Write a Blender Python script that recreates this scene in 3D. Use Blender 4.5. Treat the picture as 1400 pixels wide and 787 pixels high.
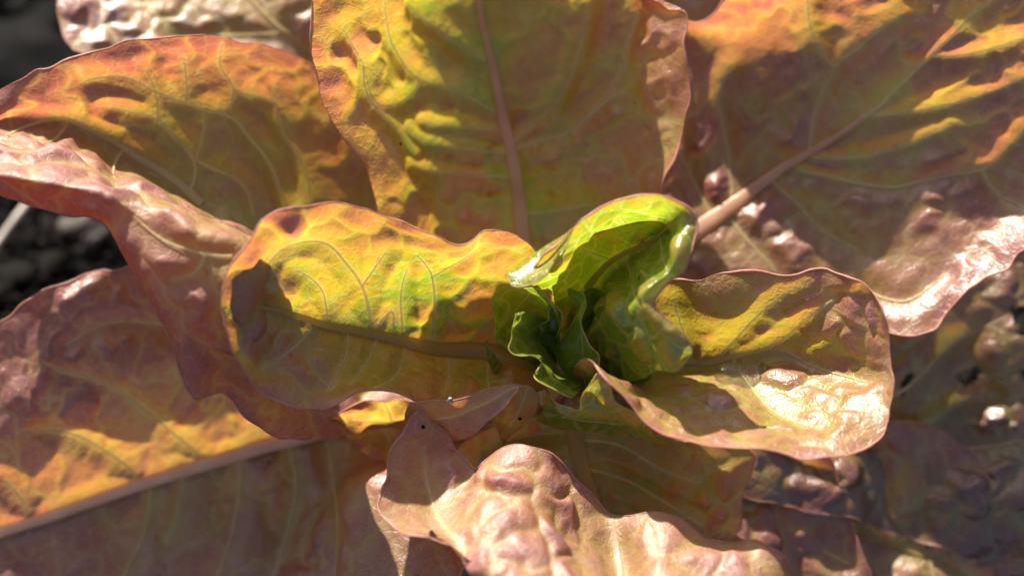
import bpy, bmesh, math, random
import numpy as np
from mathutils import Vector, Matrix

for o in list(bpy.data.objects):
    bpy.data.objects.remove(o, do_unlink=True)
sc = bpy.context.scene
COL = sc.collection
R = math.radians
rng = np.random.default_rng(11)
random.seed(5)

# ---------------------------------------------------------------- camera
W, H = 1400.0, 787.0                  # measuring units of the layout
LENS, SENSOR = 60.0, 36.0
DIST = 0.40                           # camera to the heart of the lettuce
PITCH = R(60)
FWD = Vector((0, math.cos(PITCH), -math.sin(PITCH)))
RIGHT = Vector((1, 0, 0))
UP = RIGHT.cross(FWD)
HEART = Vector((0, 0, 0.09))          # rim of the heart stands 9 cm above the soil
K = SENSOR / LENS / W


def ray(px, py):
    return (px - W / 2) * K, (H / 2 - py) * K


hx, hy = ray(745, 470)
CAM = HEART - FWD * DIST - RIGHT * (hx * DIST) - UP * (hy * DIST)


def P(px, py, d):
    """point seen in direction px,py, lying d centimetres nearer than the heart's plane"""
    x, y = ray(px, py)
    z = DIST - d * 0.01
    return CAM + FWD * z + RIGHT * (x * z) + UP * (y * z)


_F, _R, _U, _C = (np.array(v) for v in (FWD, RIGHT, UP, CAM))


def project(A):
    q = A - _C
    z = q @ _F
    return np.stack([(q @ _R) / z / K + W / 2, H / 2 - (q @ _U) / z / K], -1), z


cd = bpy.data.cameras.new('camera')
cam = bpy.data.objects.new('camera', cd)
COL.objects.link(cam)
cd.lens = LENS
cd.sensor_width = SENSOR
cd.clip_start = 0.01
cd.clip_end = 200
cam.matrix_world = Matrix((RIGHT, UP, -FWD)).transposed().to_4x4()
cam.location = CAM
cd.dof.use_dof = True
cd.dof.focus_distance = DIST + 0.010
cd.dof.aperture_fstop = 4.6
sc.camera = cam

# ---------------------------------------------------------------- light
SUN_EL = R(38)
SUN_AZ = R(-25)                       # measured from +y (behind the plant) towards +x
sd = Vector((math.sin(SUN_AZ) * math.cos(SUN_EL), math.cos(SUN_AZ) * math.cos(SUN_EL), math.sin(SUN_EL)))
world = bpy.data.worlds.new('World')
sc.world = world
world.use_nodes = True
wn = world.node_tree.nodes
sky = wn.new('ShaderNodeTexSky')
sky.sky_type = 'NISHITA'
sky.sun_disc = False
sky.sun_elevation = SUN_EL
sky.sun_rotation = SUN_AZ
sky.air_density = 0.8
sky.dust_density = 3.0
sky.ozone_density = 0.6
bg = wn['Background']
bg.inputs['Strength'].default_value = 0.070
world.node_tree.links.new(sky.outputs[0], bg.inputs[0])
sl = bpy.data.lights.new('sun', 'SUN')
sl.energy = 5.0
sl.angle = R(0.55)
sl.color = (1.0, 0.94, 0.84)
sun = bpy.data.objects.new('sun', sl)
COL.objects.link(sun)
sun.rotation_euler = sd.to_track_quat('Z', 'Y').to_euler()
sun.location = HEART + sd * 3
sc.view_settings.view_transform = 'Standard'
sc.view_settings.look = 'None'
sc.view_settings.exposure = 1.75
sc.view_settings.gamma = 1
sc.cycles.max_bounces = 10
sc.cycles.diffuse_bounces = 4
sc.cycles.transmission_bounces = 8
sc.cycles.use_denoising = True


# ---------------------------------------------------------------- small maths
def wob(A, freq, seed, n=7):
    """cheap smooth noise in -1..1 on points A"""
    g = np.random.default_rng(seed)
    out = np.zeros(len(A))
    for i in range(n):
        k = g.normal(size=3)
        k *= freq * (0.6 + 0.9 * g.random()) * 2 * math.pi / np.linalg.norm(k)
        out += np.sin(A @ k + g.random() * 6.283)
    return out / math.sqrt(n) * 0.9


def smooth(x, a, b):
    t = np.clip((x - a) / (b - a), 0, 1)
    return t * t * (3 - 2 * t)


def two_nearest(A, S):
    d1 = np.empty(len(A)); d2 = np.empty(len(A)); i1 = np.empty(len(A), int)
    A = A - S.mean(0); S = S - S.mean(0)
    s2 = (S ** 2).sum(1)
    for k in range(0, len(A), 20000):
        a = A[k:k + 20000]
        d = (a ** 2).sum(1)[:, None] - 2 * a @ S.T + s2
        j = d.argmin(1)
        r = np.arange(len(a))
        i1[k:k + 20000] = j
        d1[k:k + 20000] = d[r, j]
        if S.shape[0] > 1:
            d[r, j] = 1e9
            d2[k:k + 20000] = d.min(1)
        else:
            d2[k:k + 20000] = d1[k:k + 20000]
    return np.sqrt(np.maximum(d1, 0)), np.sqrt(np.maximum(d2, 0)), i1


def poisson(A, r, g):
    """pick points of A roughly r apart"""
    idx = g.permutation(len(A))
    cell = {}
    out = []
    for i in idx[:6000]:
        p = A[i]
        c = tuple(np.floor(p / r).astype(int))
        ok = True
        for dx in (-1, 0, 1):
            for dy in (-1, 0, 1):
                for dz in (-1, 0, 1):
                    for q in cell.get((c[0] + dx, c[1] + dy, c[2] + dz), ()):
                        if ((p - q) ** 2).sum() < r * r:
                            ok = False
        if ok:
            cell.setdefault(c, []).append(p)
            out.append(p)
    return np.array(out)


def spline(V, knots, at):
    """cubic Hermite through V (n, ...) at knots, evaluated at at"""
    n = len(V)
    m = np.empty_like(V)
    h = np.diff(knots)
    s = np.diff(V, axis=0) / h.reshape((-1,) + (1,) * (V.ndim - 1))
    m[0], m[-1] = s[0], s[-1]
    for i in range(1, n - 1):
        w = h[i] / (h[i - 1] + h[i])
        m[i] = s[i - 1] * w + s[i] * (1 - w)
    if n > 2:
        m[0] = 1.5 * s[0] - 0.5 * m[1]
        m[-1] = 1.5 * s[-1] - 0.5 * m[-2]
    j = np.clip(np.searchsorted(knots, at, side='right') - 1, 0, n - 2)
    hh = h[j]
    t = (at - knots[j]) / hh
    sh = (-1,) + (1,) * (V.ndim - 1)
    t, hh = t.reshape(sh), hh.reshape(sh)
    return ((2 * t ** 3 - 3 * t ** 2 + 1) * V[j] + (t ** 3 - 2 * t ** 2 + t) * hh * m[j]
            + (-2 * t ** 3 + 3 * t ** 2) * V[j + 1] + (t ** 3 - t ** 2) * hh * m[j + 1])


# ---------------------------------------------------------------- materials
def nodes(name):
    m = bpy.data.materials.new(name)
    m.use_nodes = True
    nt = m.node_tree
    nt.nodes.clear()
    return m, nt, nt.nodes, nt.links


def ramp(ns, stops, interp='EASE'):
    r = ns.new('ShaderNodeValToRGB')
    e = r.color_ramp.elements
    r.color_ramp.interpolation = interp
    while len(e) < len(stops):
        e.new(0.5)
    for el, (p, c) in zip(e, stops):
        el.position = p
        el.color = tuple(c) + (1,) if len(c) == 3 else c
    return r


def mathn(ns, ls, op, a, b=None, clamp=False):
    n = ns.new('ShaderNodeMath')
    n.operation = op
    n.use_clamp = clamp
    for i, v in enumerate((a, b)):
        if v is None:
            continue
        if isinstance(v, (int, float)):
            n.inputs[i].default_value = v
        else:
            ls.new(v, n.inputs[i])
    return n.outputs[0]


def mixc(ns, ls, fac, a, b, mode='MIX'):
    n = ns.new('ShaderNodeMix')
    n.data_type = 'RGBA'
    n.blend_type = mode
    for sock, v in ((n.inputs[0], fac), (n.inputs[6], a), (n.inputs[7], b)):
        if isinstance(v, (int, float)):
            sock.default_value = v
        elif isinstance(v, tuple):
            sock.default_value = v + (1,) if len(v) == 3 else v
        else:
            ls.new(v, sock)
    return n.outputs[2]


def leaf_material(name, red=0.0, span=0.6, rough=0.36, trans=0.5, dust=0.3, wet=0.0, dark=1.0, mottle=0.42, bump=0.42, glow=1.0, netw=.34):
    m, nt, ns, ls = nodes(name)
    att = lambda n: [setattr(a := ns.new('ShaderNodeAttribute'), 'attribute_name', n), a.outputs['Fac']][1]
    pos = ns.new('ShaderNodeNewGeometry').outputs['Position']
    tcn = ns.new('ShaderNodeTexCoord').outputs['Object']

    def noise(scale, detail=4, rough_=0.55, dist=0.0):
        n = ns.new('ShaderNodeTexNoise')
        n.inputs['Scale'].default_value = scale
        n.inputs['Detail'].default_value = detail
        n.inputs['Roughness'].default_value = rough_
        n.inputs['Distortion'].default_value = dist
        ls.new(tcn, n.inputs['Vector'])
        return n.outputs['Fac']
    n1 = noise(55, 4, 0.6, 0.4)       # ~2 cm patches
    n2 = noise(190, 4, 0.6, 0.3)      # ~5 mm mottling
    n3 = noise(900, 3, 0.6)           # ~1 mm grain
    blush = att('blush')
    a = mathn(ns, ls, 'MULTIPLY', blush, span)
    a = mathn(ns, ls, 'ADD', a, red)
    v = mathn(ns, ls, 'SUBTRACT', n1, 0.5)
    v = mathn(ns, ls, 'MULTIPLY', v, mottle * 1.5)
    a = mathn(ns, ls, 'ADD', a, v)
    v = mathn(ns, ls, 'SUBTRACT', n2, 0.5)
    v = mathn(ns, ls, 'MULTIPLY', v, mottle * 1.3)
    a = mathn(ns, ls, 'ADD', a, v)
    hump = att('hump')                # crowns of the blisters carry more pigment
    a = mathn(ns, ls, 'SUBTRACT', a, mathn(ns, ls, 'MULTIPLY', att('along'), 0.24))
    v = mathn(ns, ls, 'MULTIPLY', mathn(ns, ls, 'SUBTRACT', hump, 0.30), mottle * 1.25)
    a = mathn(ns, ls, 'ADD', a, v, True)
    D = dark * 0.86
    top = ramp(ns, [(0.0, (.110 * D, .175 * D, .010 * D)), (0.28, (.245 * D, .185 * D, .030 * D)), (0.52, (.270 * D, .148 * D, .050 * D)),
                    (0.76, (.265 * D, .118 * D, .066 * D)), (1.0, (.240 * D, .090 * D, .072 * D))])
    T = glow
    thru = ramp(ns, [(0.0, (.34 * T, .50 * T, .012 * T)), (0.28, (.66 * T, .48 * T, .03 * T)), (0.52, (.74 * T, .38 * T, .05 * T)), (0.76, (.74 * T, .28 * T, .07 * T)), (1.0, (.62 * T, .18 * T, .09 * T))])
    ls.new(a, top.inputs[0])
    ls.new(a, thru.inputs[0])
    vein = att('vein')
    cell = att('net')
    # fine net of veins inside the cells
    vo = ns.new('ShaderNodeTexVoronoi')
    vo.feature = 'DISTANCE_TO_EDGE'
    vo.inputs['Scale'].default_value = 330
    wv = ns.new('ShaderNodeTexNoise')
    wv.inputs['Scale'].default_value = 260
    ls.new(tcn, wv.inputs['Vector'])
    wadd = ns.new('ShaderNodeVectorMath')
    wadd.operation = 'MULTIPLY_ADD'
    ls.new(wv.outputs['Color'], wadd.inputs[0])
    wadd.inputs[1].default_value = (.0035,) * 3
    ls.new(tcn, wadd.inputs[2])
    ls.new(wadd.outputs[0], vo.inputs['Vector'])
    fine = ramp(ns, [(0.0, (1, 1, 1)), (0.075, (0, 0, 0))])
    ls.new(vo.outputs['Distance'], fine.inputs[0])
    f1 = mathn(ns, ls, 'MULTIPLY', fine.outputs[0], 0.20)
    f2 = mathn(ns, ls, 'MULTIPLY', cell, netw)
    f3 = mathn(ns, ls, 'MULTIPLY', vein, 0.55)
    fv = mathn(ns, ls, 'MAXIMUM', f1, mathn(ns, ls, 'MAXIMUM', f2, f3))
    ctop = mixc(ns, ls, fv, top.outputs[0], (.46 * D, .36 * D, .18 * D))
    cthr = mixc(ns, ls, fv, thru.outputs[0], (.80, .62, .20))
    # pale waxy bloom and dust
    db = ramp(ns, [(0.45, (0, 0, 0)), (0.75, (1, 1, 1))])
    ls.new(noise(120, 8, 0.72, 0.2), db.inputs[0])
    dm = mathn(ns, ls, 'MULTIPLY', db.outputs[0], dust)
    dm = mathn(ns, ls, 'MULTIPLY', dm, mathn(ns, ls, 'ADD', blush, 0.25, True))
    ctop = mixc(ns, ls, dm, ctop, (.38 * D, .27 * D, .235 * D))
    sp = ramp(ns, [(0.70, (0, 0, 0)), (0.76, (1, 1, 1))])
    ls.new(noise(700, 2, 0.5), sp.inputs[0])
    sm = mathn(ns, ls, 'MULTIPLY', sp.outputs[0], dust * 1.1, True)
    ctop = mixc(ns, ls, sm, ctop, (.5 * D, .44 * D, .42 * D))
    # dark red freckles
    fr = ramp(ns, [(0.66, (0, 0, 0)), (0.74, (1, 1, 1))])
    ls.new(noise(260, 2, 0.5), fr.inputs[0])
    fm = mathn(ns, ls, 'MULTIPLY', fr.outputs[0], mottle * 1.2, True)
    ctop = mixc(ns, ls, fm, ctop, (.16 * D, .04 * D, .03 * D))
    cthr = mixc(ns, ls, fm, cthr, (.55, .10, .04))
    # relief
    bsum = mathn(ns, ls, 'MULTIPLY', n2, 0.45)
    bsum = mathn(ns, ls, 'ADD', bsum, mathn(ns, ls, 'MULTIPLY', n3, 0.34))
    bsum = mathn(ns, ls, 'ADD', bsum, mathn(ns, ls, 'MULTIPLY', noise(2400, 2, .6), 0.16))
    bsum = mathn(ns, ls, 'SUBTRACT', bsum, mathn(ns, ls, 'MULTIPLY', fine.outputs[0], 0.10))
    bm = ns.new('ShaderNodeBump')
    bm.inputs['Strength'].default_value = bump
    bm.inputs['Distance'].default_value = 0.0012
    ls.new(bsum, bm.inputs['Height'])
    pb = ns.new('ShaderNodeBsdfPrincipled')
    ls.new(ctop, pb.inputs['Base Color'])
    rr = mathn(ns, ls, 'MULTIPLY', noise(150, 5, .6), 0.28)
    rr = mathn(ns, ls, 'ADD', rr, rough - 0.21)
    ls.new(rr, pb.inputs['Roughness'])
    pb.inputs['Specular IOR Level'].default_value = 0.7
    pb.inputs['Coat Weight'].default_value = wet
    pb.inputs['Coat Roughness'].default_value = 0.12
    ls.new(bm.outputs[0], pb.inputs['Normal'])
    tr = ns.new('ShaderNodeBsdfTranslucent')
    ls.new(cthr, tr.inputs['Color'])
    ls.new(bm.outputs[0], tr.inputs['Normal'])
    mx = ns.new('ShaderNodeMixShader')
    mx.inputs[0].default_value = trans
    ls.new(pb.outputs[0], mx.inputs[1])
    ls.new(tr.outputs[0], mx.inputs[2])
    out = ns.new('ShaderNodeOutputMaterial')
    ls.new(mx.outputs[0], out.inputs[0])
    return m


def fibre_material(name, c1, c2, rough=0.4, trans=0.35, ct=None):
    m, nt, ns, ls = nodes(name)
    tcn = ns.new('ShaderNodeTexCoord').outputs['Object']
    n = ns.new('ShaderNodeTexNoise')
    n.inputs['Scale'].default_value = 140
    n.inputs['Detail'].default_value = 5
    ls.new(tcn, n.inputs['Vector'])
    r = ramp(ns, [(0.3, c1), (0.7, c2)])
    ls.new(n.outputs['Fac'], r.inputs[0])
    pb = ns.new('ShaderNodeBsdfPrincipled')
    pb.inputs['Roughness'].default_value = rough
    ls.new(r.outputs[0], pb.inputs['Base Color'])
    bm = ns.new('ShaderNodeBump')
    bm.inputs['Strength'].default_value = 0.3
    bm.inputs['Distance'].default_value = 0.0005
    n2 = ns.new('ShaderNodeTexNoise')
    n2.inputs['Scale'].default_value = 900
    ls.new(tcn, n2.inputs['Vector'])
    ls.new(n2.outputs['Fac'], bm.inputs['Height'])
    ls.new(bm.outputs[0], pb.inputs['Normal'])
    tr = ns.new('ShaderNodeBsdfTranslucent')
    tr.inputs['Color'].default_value = (ct or (min(1, c2[0] * 2.0), min(1, c2[1] * 1.8), c2[2])) + (1,)
    mx = ns.new('ShaderNodeMixShader')
    mx.inputs[0].default_value = trans
    ls.new(pb.outputs[0], mx.inputs[1])
    ls.new(tr.outputs[0], mx.inputs[2])
    out = ns.new('ShaderNodeOutputMaterial')
    ls.new(mx.outputs[0], out.inputs[0])
    return m


def soil_material(name, c1, c2, scale=60, rough=0.9, bump=0.8):
    m, nt, ns, ls = nodes(name)
    tcn = ns.new('ShaderNodeTexCoord').outputs['Object']
    n = ns.new('ShaderNodeTexNoise')
    n.inputs['Scale'].default_value = scale
    n.inputs['Detail'].default_value = 9
    n.inputs['Roughness'].default_value = 0.7
    ls.new(tcn, n.inputs['Vector'])
    r = ramp(ns, [(0.35, c1), (0.72, c2)])
    ls.new(n.outputs['Fac'], r.inputs[0])
    pb = ns.new('ShaderNodeBsdfPrincipled')
    pb.inputs['Roughness'].default_value = rough
    pb.inputs['Specular IOR Level'].default_value = 0.08
    ls.new(r.outputs[0], pb.inputs['Base Color'])
    bm = ns.new('ShaderNodeBump')
    bm.inputs['Strength'].default_value = bump
    bm.inputs['Distance'].default_value = 0.004
    ls.new(n.outputs['Fac'], bm.inputs['Height'])
    ls.new(bm.outputs[0], pb.inputs['Normal'])
    out = ns.new('ShaderNodeOutputMaterial')
    ls.new(pb.outputs[0], out.inputs[0])
    return m


VEIN = fibre_material('vein_cream', (.38, .26, .13), (.48, .35, .19), 0.4, 0.6, (1.0, .95, .68))
RIB = fibre_material('midrib_pink', (.42, .23, .16), (.52, .32, .22), 0.35, 0.45, (.95, .6, .30))
RIBG = fibre_material('midrib_olive', (.22, .17, .05), (.27, .20, .07), 0.35, 0.45, (.85, .6, .15))
RIBO = fibre_material('midrib_tan', (.56, .32, .21), (.66, .42, .28), 0.4, 0.3, (.95, .6, .3))
EDGE = fibre_material('margin_pink', (.30, .14, .11), (.40, .23, .18), 0.45, 0.4, (.85, .42, .28))
EDGEG = fibre_material('margin_green', (.28, .26, .06), (.36, .26, .10), 0.4, 0.4, (.8, .7, .2))
SOIL = soil_material('soil_dark', (.002, .002, .002), (.009, .008, .007))
CLOD = soil_material('clod_dark', (.004, .004, .004), (.05, .043, .036), 180)
STONE = soil_material('pebble_grey', (.05, .045, .04), (.16, .14, .12), 300, 0.7, 0.4)


# ---------------------------------------------------------------- builders
def link(name, verts, faces, mat, parent=None, smooth_=True):
    me = bpy.data.meshes.new(name)
    me.from_pydata([tuple(v) for v in verts], [], faces)
    me.materials.append(mat)
    if smooth_:
        me.polygons.foreach_set('use_smooth', [True] * len(me.polygons))
    o = bpy.data.objects.new(name, me)
    COL.objects.link(o)
    if parent is not None:
        o.parent = parent
    return o


def tube(name, path, radii, mat, parent=None, sides=7, nrm=None, flat=1.0, arch=False):
    path = np.asarray(path, float)
    n = len(path)
    tan = np.gradient(path, axis=0)
    tan /= np.linalg.norm(tan, axis=1)[:, None] + 1e-12
    ref = np.array((0, 0, 1.0)) if abs(tan[0][2]) < .9 else np.array((1.0, 0, 0))
    verts = []
    a = np.cross(tan[0], ref); a /= np.linalg.norm(a)
    ang = np.arange(sides) * 2 * math.pi / sides if not arch else np.linspace(-.25, math.pi + .25, sides)
    for i in range(n):
        a = a - tan[i] * (a @ tan[i]); a /= np.linalg.norm(a) + 1e-12
        b = np.cross(tan[i], a)
        if nrm is not None:
            b = nrm[i] - tan[i] * (nrm[i] @ tan[i]); b /= np.linalg.norm(b) + 1e-12
            a = np.cross(b, tan[i])
        for t in ang:
            verts.append(path[i] + radii[i] * (a * math.cos(t) + flat * b * math.sin(t)))
    faces = [(i * sides + j, i * sides + (j + 1) % sides, (i + 1) * sides + (j + 1) % sides, (i + 1) * sides + j)
             for i in range(n - 1) for j in range(sides - (1 if arch else 0))]
    if arch:
        return link(name, verts, faces, mat, parent)
    faces.append(tuple(range(sides))[::-1])
    faces.append(tuple((n - 1) * sides + j for j in range(sides)))
    return link(name, verts, faces, mat, parent)


def resample(pts, step):
    pts = np.asarray(pts, float)
    k = np.concatenate([[0], np.cumsum(np.linalg.norm(np.diff(pts, axis=0), axis=1))])
    n = max(4, int(k[-1] / step) + 1)
    return spline(pts, k, np.linspace(0, k[-1], n))


def movavg(A, w):
    if len(A) < 2 * w + 1:
        return A
    out = A.copy()
    for i in range(len(A)):
        r = min(w, i, len(A) - 1 - i)
        out[i] = A[i - r:i + r + 1].mean(0)
    return out


STATS = {}


def leaf(parent, grid, mat, veins=(), rib=None, ribmat=None, ribw=(0.0016, 0.0006), cells=0.008, amp=0.0012, cells2=0.004, amp2=0.0002,
         ruffle=0.0008, rfreq=60, step=0.0006, seed=1, flip=False, holes=(), edge=None, edge_r=0.00022, free='UTL',
         label=None, blush_len=0.022, veinw=0.00036, even=0.0, wave=0.0, nick=1.0, ribflat=.32, quilt=.0011):
    """a leaf blade through a net of points; rows run from the base to the tip, columns across it"""
    g = np.random.default_rng(seed)
    nr = len(grid)
    C = np.array([[P(*p) for p in row] for row in grid])
    kr = np.concatenate([[0], np.cumsum(np.linalg.norm(np.diff(C, axis=0), axis=2).mean(1))])
    kc = np.concatenate([[0], np.cumsum(np.linalg.norm(np.diff(C, axis=1), axis=2).max(0))])
    n, m = max(12, int(kr[-1] / step)), max(12, int(kc[-1] / step))
    A = spline(C, kr, np.linspace(0, kr[-1], n))
    A = spline(A.transpose(1, 0, 2), kc, np.linspace(0, kc[-1], m)).transpose(1, 0, 2)
    # normals
    def normals(A):
        N = np.cross(np.gradient(A, axis=1), np.gradient(A, axis=0))
        N /= np.linalg.norm(N, axis=2)[..., None] + 1e-12
        return N
    N = normals(A)
    if (N * (_C - A)).sum(2).mean() < 0:
        N = -N
    sgn = -1.0 if flip else 1.0
    F = A.reshape(-1, 3).copy()
    NF = N.reshape(-1, 3) * sgn
    # margin distance
    marg = []
    if 'U' in free: marg.append(A[:, 0])
    if 'T' in free: marg.append(A[-1, :])
    if 'L' in free: marg.append(A[:, -1][::-1])
    if 'B' in free: marg.append(A[0, :])
    mpts = np.concatenate([q[::3] for q in marg])
    md, _, _ = two_nearest(F, mpts)
    # large slow waves and the ruffled rim
    if wave:
        F = F + NF * (wob(F, 30, seed + 40) * wave)[:, None]
    near = np.exp(-md / 0.007)
    F = F + NF * (ruffle * near * wob(F, rfreq, seed + 3))[:, None]
    jag = np.exp(-md / 0.0035)
    J = np.stack([wob(F, 110, seed + 31 + i) * .00055 + wob(F, 300, seed + 51 + i) * .00022 for i in range(3)], 1)
    F = F + (J - NF * (J * NF).sum(1)[:, None]) * jag[:, None] * nick
    px, pz = project(A.reshape(-1, 3))

    def lift(pts, stepx=4):
        """carry a drawn line onto the blade"""
        q = resample(pts, stepx)
        idx = []
        for p in q:
            dd = ((px - p) ** 2).sum(1)
            c = np.where(dd < max(9, dd.min() * 1.3 + 2))[0]
            idx.append(c[pz[c].argmin()] if len(c) else dd.argmin())
        return np.array(idx)
    lines = [(lift(v[0] if isinstance(v, tuple) else v), (v[1] if isinstance(v, tuple) else 1.0)) for v in veins]
    ribline = lift(rib) if rib else None
    vd = np.full(len(F), 1.0)
    alls = [F[l] for l, w in lines] + ([F[ribline]] if rib else [])
    if alls:
        vd, _, _ = two_nearest(F, np.concatenate(alls))
    # blisters between the veins
    warp = np.stack([wob(F, 130, seed + 7 + i) for i in range(3)], 1) * cells * 0.16
    S = poisson(F, cells * .72, g)
    S = S[g.random(len(S)) < .62] if len(S) > 12 else S
    d1, d2, i1 = two_nearest(F + warp, S)
    e = d2 - d1
    e_cell = e
    size = 0.35 + 0.9 * g.random(len(S))
    h1 = size[i1] * np.sin(np.clip(e / (cells * 1.15), 0, 1) * math.pi / 2) ** 1.3
    net = np.exp(-(e / (0.00055)) ** 2)
    S2 = poisson(F, cells2, g)
    d1, d2, i2 = two_nearest(F + warp * 0.5, S2)
    h2 = (0.3 + 0.9 * g.random(len(S2)))[i2] * smooth(d2 - d1, 0, cells2 * 0.8)
    valley = 0.05 + 0.95 * smooth(vd, 0.0, 0.0055)
    rimfade = 0.25 + 0.75 * smooth(md, 0.0, 0.006)
    patch = np.clip(0.75 + 0.45 * wob(F, 22, seed + 77), 0.15, 1.3)
    disp = (amp * h1 * patch + amp2 * h2 * patch) * valley * rimfade
    disp = disp + quilt * (smooth(vd, 0.0, 0.006) - 1) * rimfade
    F = F + NF * disp[:, None]
    G = F.reshape(n, m, 3)
    N2 = normals(G).reshape(-1, 3)
    N2 *= np.sign((N2 * N.reshape(-1, 3)).sum(1))[:, None]
    # faces
    ii, jj = np.meshgrid(np.arange(n - 1), np.arange(m - 1), indexing='ij')
    a = (ii * m + jj).ravel()
    Q = np.stack([a, a + 1, a + m + 1, a + m], 1)
    keep = np.ones(len(Q), bool)
    for (x, y, rx, ry, rot) in holes:
        c = px[Q].mean(1) - (x, y)
        cr, sr = math.cos(R(rot)), math.sin(R(rot))
        ex = (c[:, 0] * cr + c[:, 1] * sr) / rx
        ey = (-c[:, 0] * sr + c[:, 1] * cr) / ry
        th = np.arctan2(ey, ex)
        keep &= (ex ** 2 + ey ** 2) > (1 + .25 * np.sin(3 * th + x) + .15 * np.sin(7 * th + y)) ** 2
    Q = Q[keep]
    if (np.cross(G[1, 0] - G[0, 0], G[0, 1] - G[0, 0]) @ N[0, 0]) > 0:
        Q = Q[:, ::-1]
    me = bpy.data.meshes.new('leaf')
    me.vertices.add(len(F)); me.loops.add(len(Q) * 4); me.polygons.add(len(Q))
    me.vertices.foreach_set('co', F.ravel())
    me.loops.foreach_set('vertex_index', Q.ravel().astype(np.int32))
    me.polygons.foreach_set('loop_start', np.arange(0, len(Q) * 4, 4, dtype=np.int32))
    me.polygons.foreach_set('use_smooth', np.ones(len(Q), bool))
    me.update(calc_edges=True)
    tt = np.repeat(np.linspace(0, 1, n), m)
    blush = np.clip(np.exp(-md / blush_len) * 0.75 + 0.45 * tt + even, 0, 1.2)
    for nm, arr in (('blush', blush), ('hump', np.clip(h1 * patch, 0, 1)), ('net', net),
                    ('vein', np.exp(-(vd / 0.0007) ** 2)), ('along', np.maximum(np.exp(-vd / 0.0028), .55 * np.exp(-(e_cell / .0022) ** 2)))):
        at = me.attributes.new(nm, 'FLOAT', 'POINT')
        at.data.foreach_set('value', arr.astype(np.float32))
    me.materials.append(mat)
    o = bpy.data.objects.new('leaf', me)
    COL.objects.link(o)
    o.parent = parent
    if label:
        o['label'] = label
    # sub-parts: rim, midrib, side veins
    if edge is not None:
        rims = []
        if 'U' in free: rims.append(G[:, 0])
        if 'T' in free: rims.append(G[-1, :])
        if 'L' in free: rims.append(G[:, -1][::-1])
        if 'B' in free: rims.insert(0, G[0, ::-1])
        path = np.concatenate(rims)
        keepi = [0]
        for i in range(1, len(path)):
            if np.linalg.norm(path[i] - path[keepi[-1]]) > 0.0008:
                keepi.append(i)
        path = movavg(path[keepi], 1)
        rr = edge_r * .72 * np.clip(1 + 0.55 * wob(path, 90, seed + 9), .25, 1.8)
        tube('leaf_margin', path, rr, edge, o, 5)
    if rib:
        q = movavg(F[ribline] + N2[ribline] * ribw[0] * 0.15, 5)
        tube('midrib', q + movavg(N2[ribline], 5) * ribw[0] * .12, ribw[1] + (ribw[0] - ribw[1]) * np.linspace(1, 0, len(q)) ** 1.5, ribmat or RIB, o, 12, movavg(N2[ribline], 5), ribflat, True)
    for l, w in lines:
        q = movavg(F[l] + N2[l] * veinw * w * 0.55, 3)
        tube('vein', q, np.linspace(veinw * w * .9, veinw * w * 0.25, len(q)), VEIN, o, 8, movavg(N2[l], 4), .5, True)
    STATS[label or 'leaf'] = len(Q)
    return o

# ---------------------------------------------------------------- the ground
def ground():
    n = 150
    xs = np.concatenate([[-12, -3, -1], np.linspace(-.34, .34, n), [1, 3, 12]])
    ys = np.concatenate([[-12, -3, -1], np.linspace(-.25, .40, n), [1, 3, 12]])
    X, Y = np.meshgrid(xs, ys, indexing='ij')
    A = np.stack([X.ravel(), Y.ravel(), np.zeros(X.size)], 1)
    z = wob(A, 9, 1) * .006 + wob(A, 30, 2) * .003 + wob(A, 80, 3) * .0018
    A[:, 2] = z - .006
    m = len(ys)
    F = [(i * m + j, (i + 1) * m + j, (i + 1) * m + j + 1, i * m + j + 1) for i in range(len(xs) - 1) for j in range(m - 1)]
    o = link('ground', A, F, SOIL)
    o['kind'] = 'structure'
    return o


ground()


def clod_mesh(name, seed, mat, sub=2, rough=.28):
    bm = bmesh.new()
    bmesh.ops.create_icosphere(bm, subdivisions=sub, radius=1)
    A = np.array([v.co for v in bm.verts])
    k = 1 + rough * wob(A, .35, seed) + rough * .5 * wob(A, .9, seed + 1)
    for v, q in zip(bm.verts, k):
        v.co = v.co * float(q)
        v.co.z *= .72
    me = bpy.data.meshes.new(name)
    bm.to_mesh(me)
    bm.free()
    me.materials.append(mat)
    me.polygons.foreach_set('use_smooth', [True] * len(me.polygons))
    return me


clods = [clod_mesh('soil_clod', 20 + i, CLOD) for i in range(5)]
rr = random.Random(3)


def soil_at(px, py):
    for d in np.arange(-5, -20, -.05):
        p = P(px, py, d)
        if p.z < 0:
            return p
    return p


spots = []
tries = 0
while len(spots) < 70 and tries < 4000:
    tries += 1
    if rr.random() < .72:
        q = (rr.uniform(-40, 190), rr.uniform(-30, 470))
        if q[0] > 110 and q[1] < 210:
            continue
    else:
        q = (rr.uniform(1330, 1440), rr.uniform(330, 600))
    if all((q[0] - s[0]) ** 2 + (q[1] - s[1]) ** 2 > 14 ** 2 for s in spots):
        spots.append(q)
for i, q in enumerate(spots):
    p = soil_at(*q)
    o = bpy.data.objects.new('soil_clod', clods[i % 5])
    COL.objects.link(o)
    r = rr.choice([.0015, .002, .003, .0042])
    o.location = (p.x, p.y, -.004 + r * .5)
    o.scale = (r, r * rr.uniform(.7, 1.2), r)
    o.rotation_euler = (rr.uniform(-.3, .3), rr.uniform(-.3, .3), rr.uniform(0, 6.28))
    o['label'] = 'small dark crumbly clod of bare soil beside the lettuce'
    o['category'] = 'soil clod'
    o['group'] = 'soil clods around the lettuce'
peb = [clod_mesh('pebble', 60 + i, STONE, 2, .12) for i in range(2)]
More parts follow.
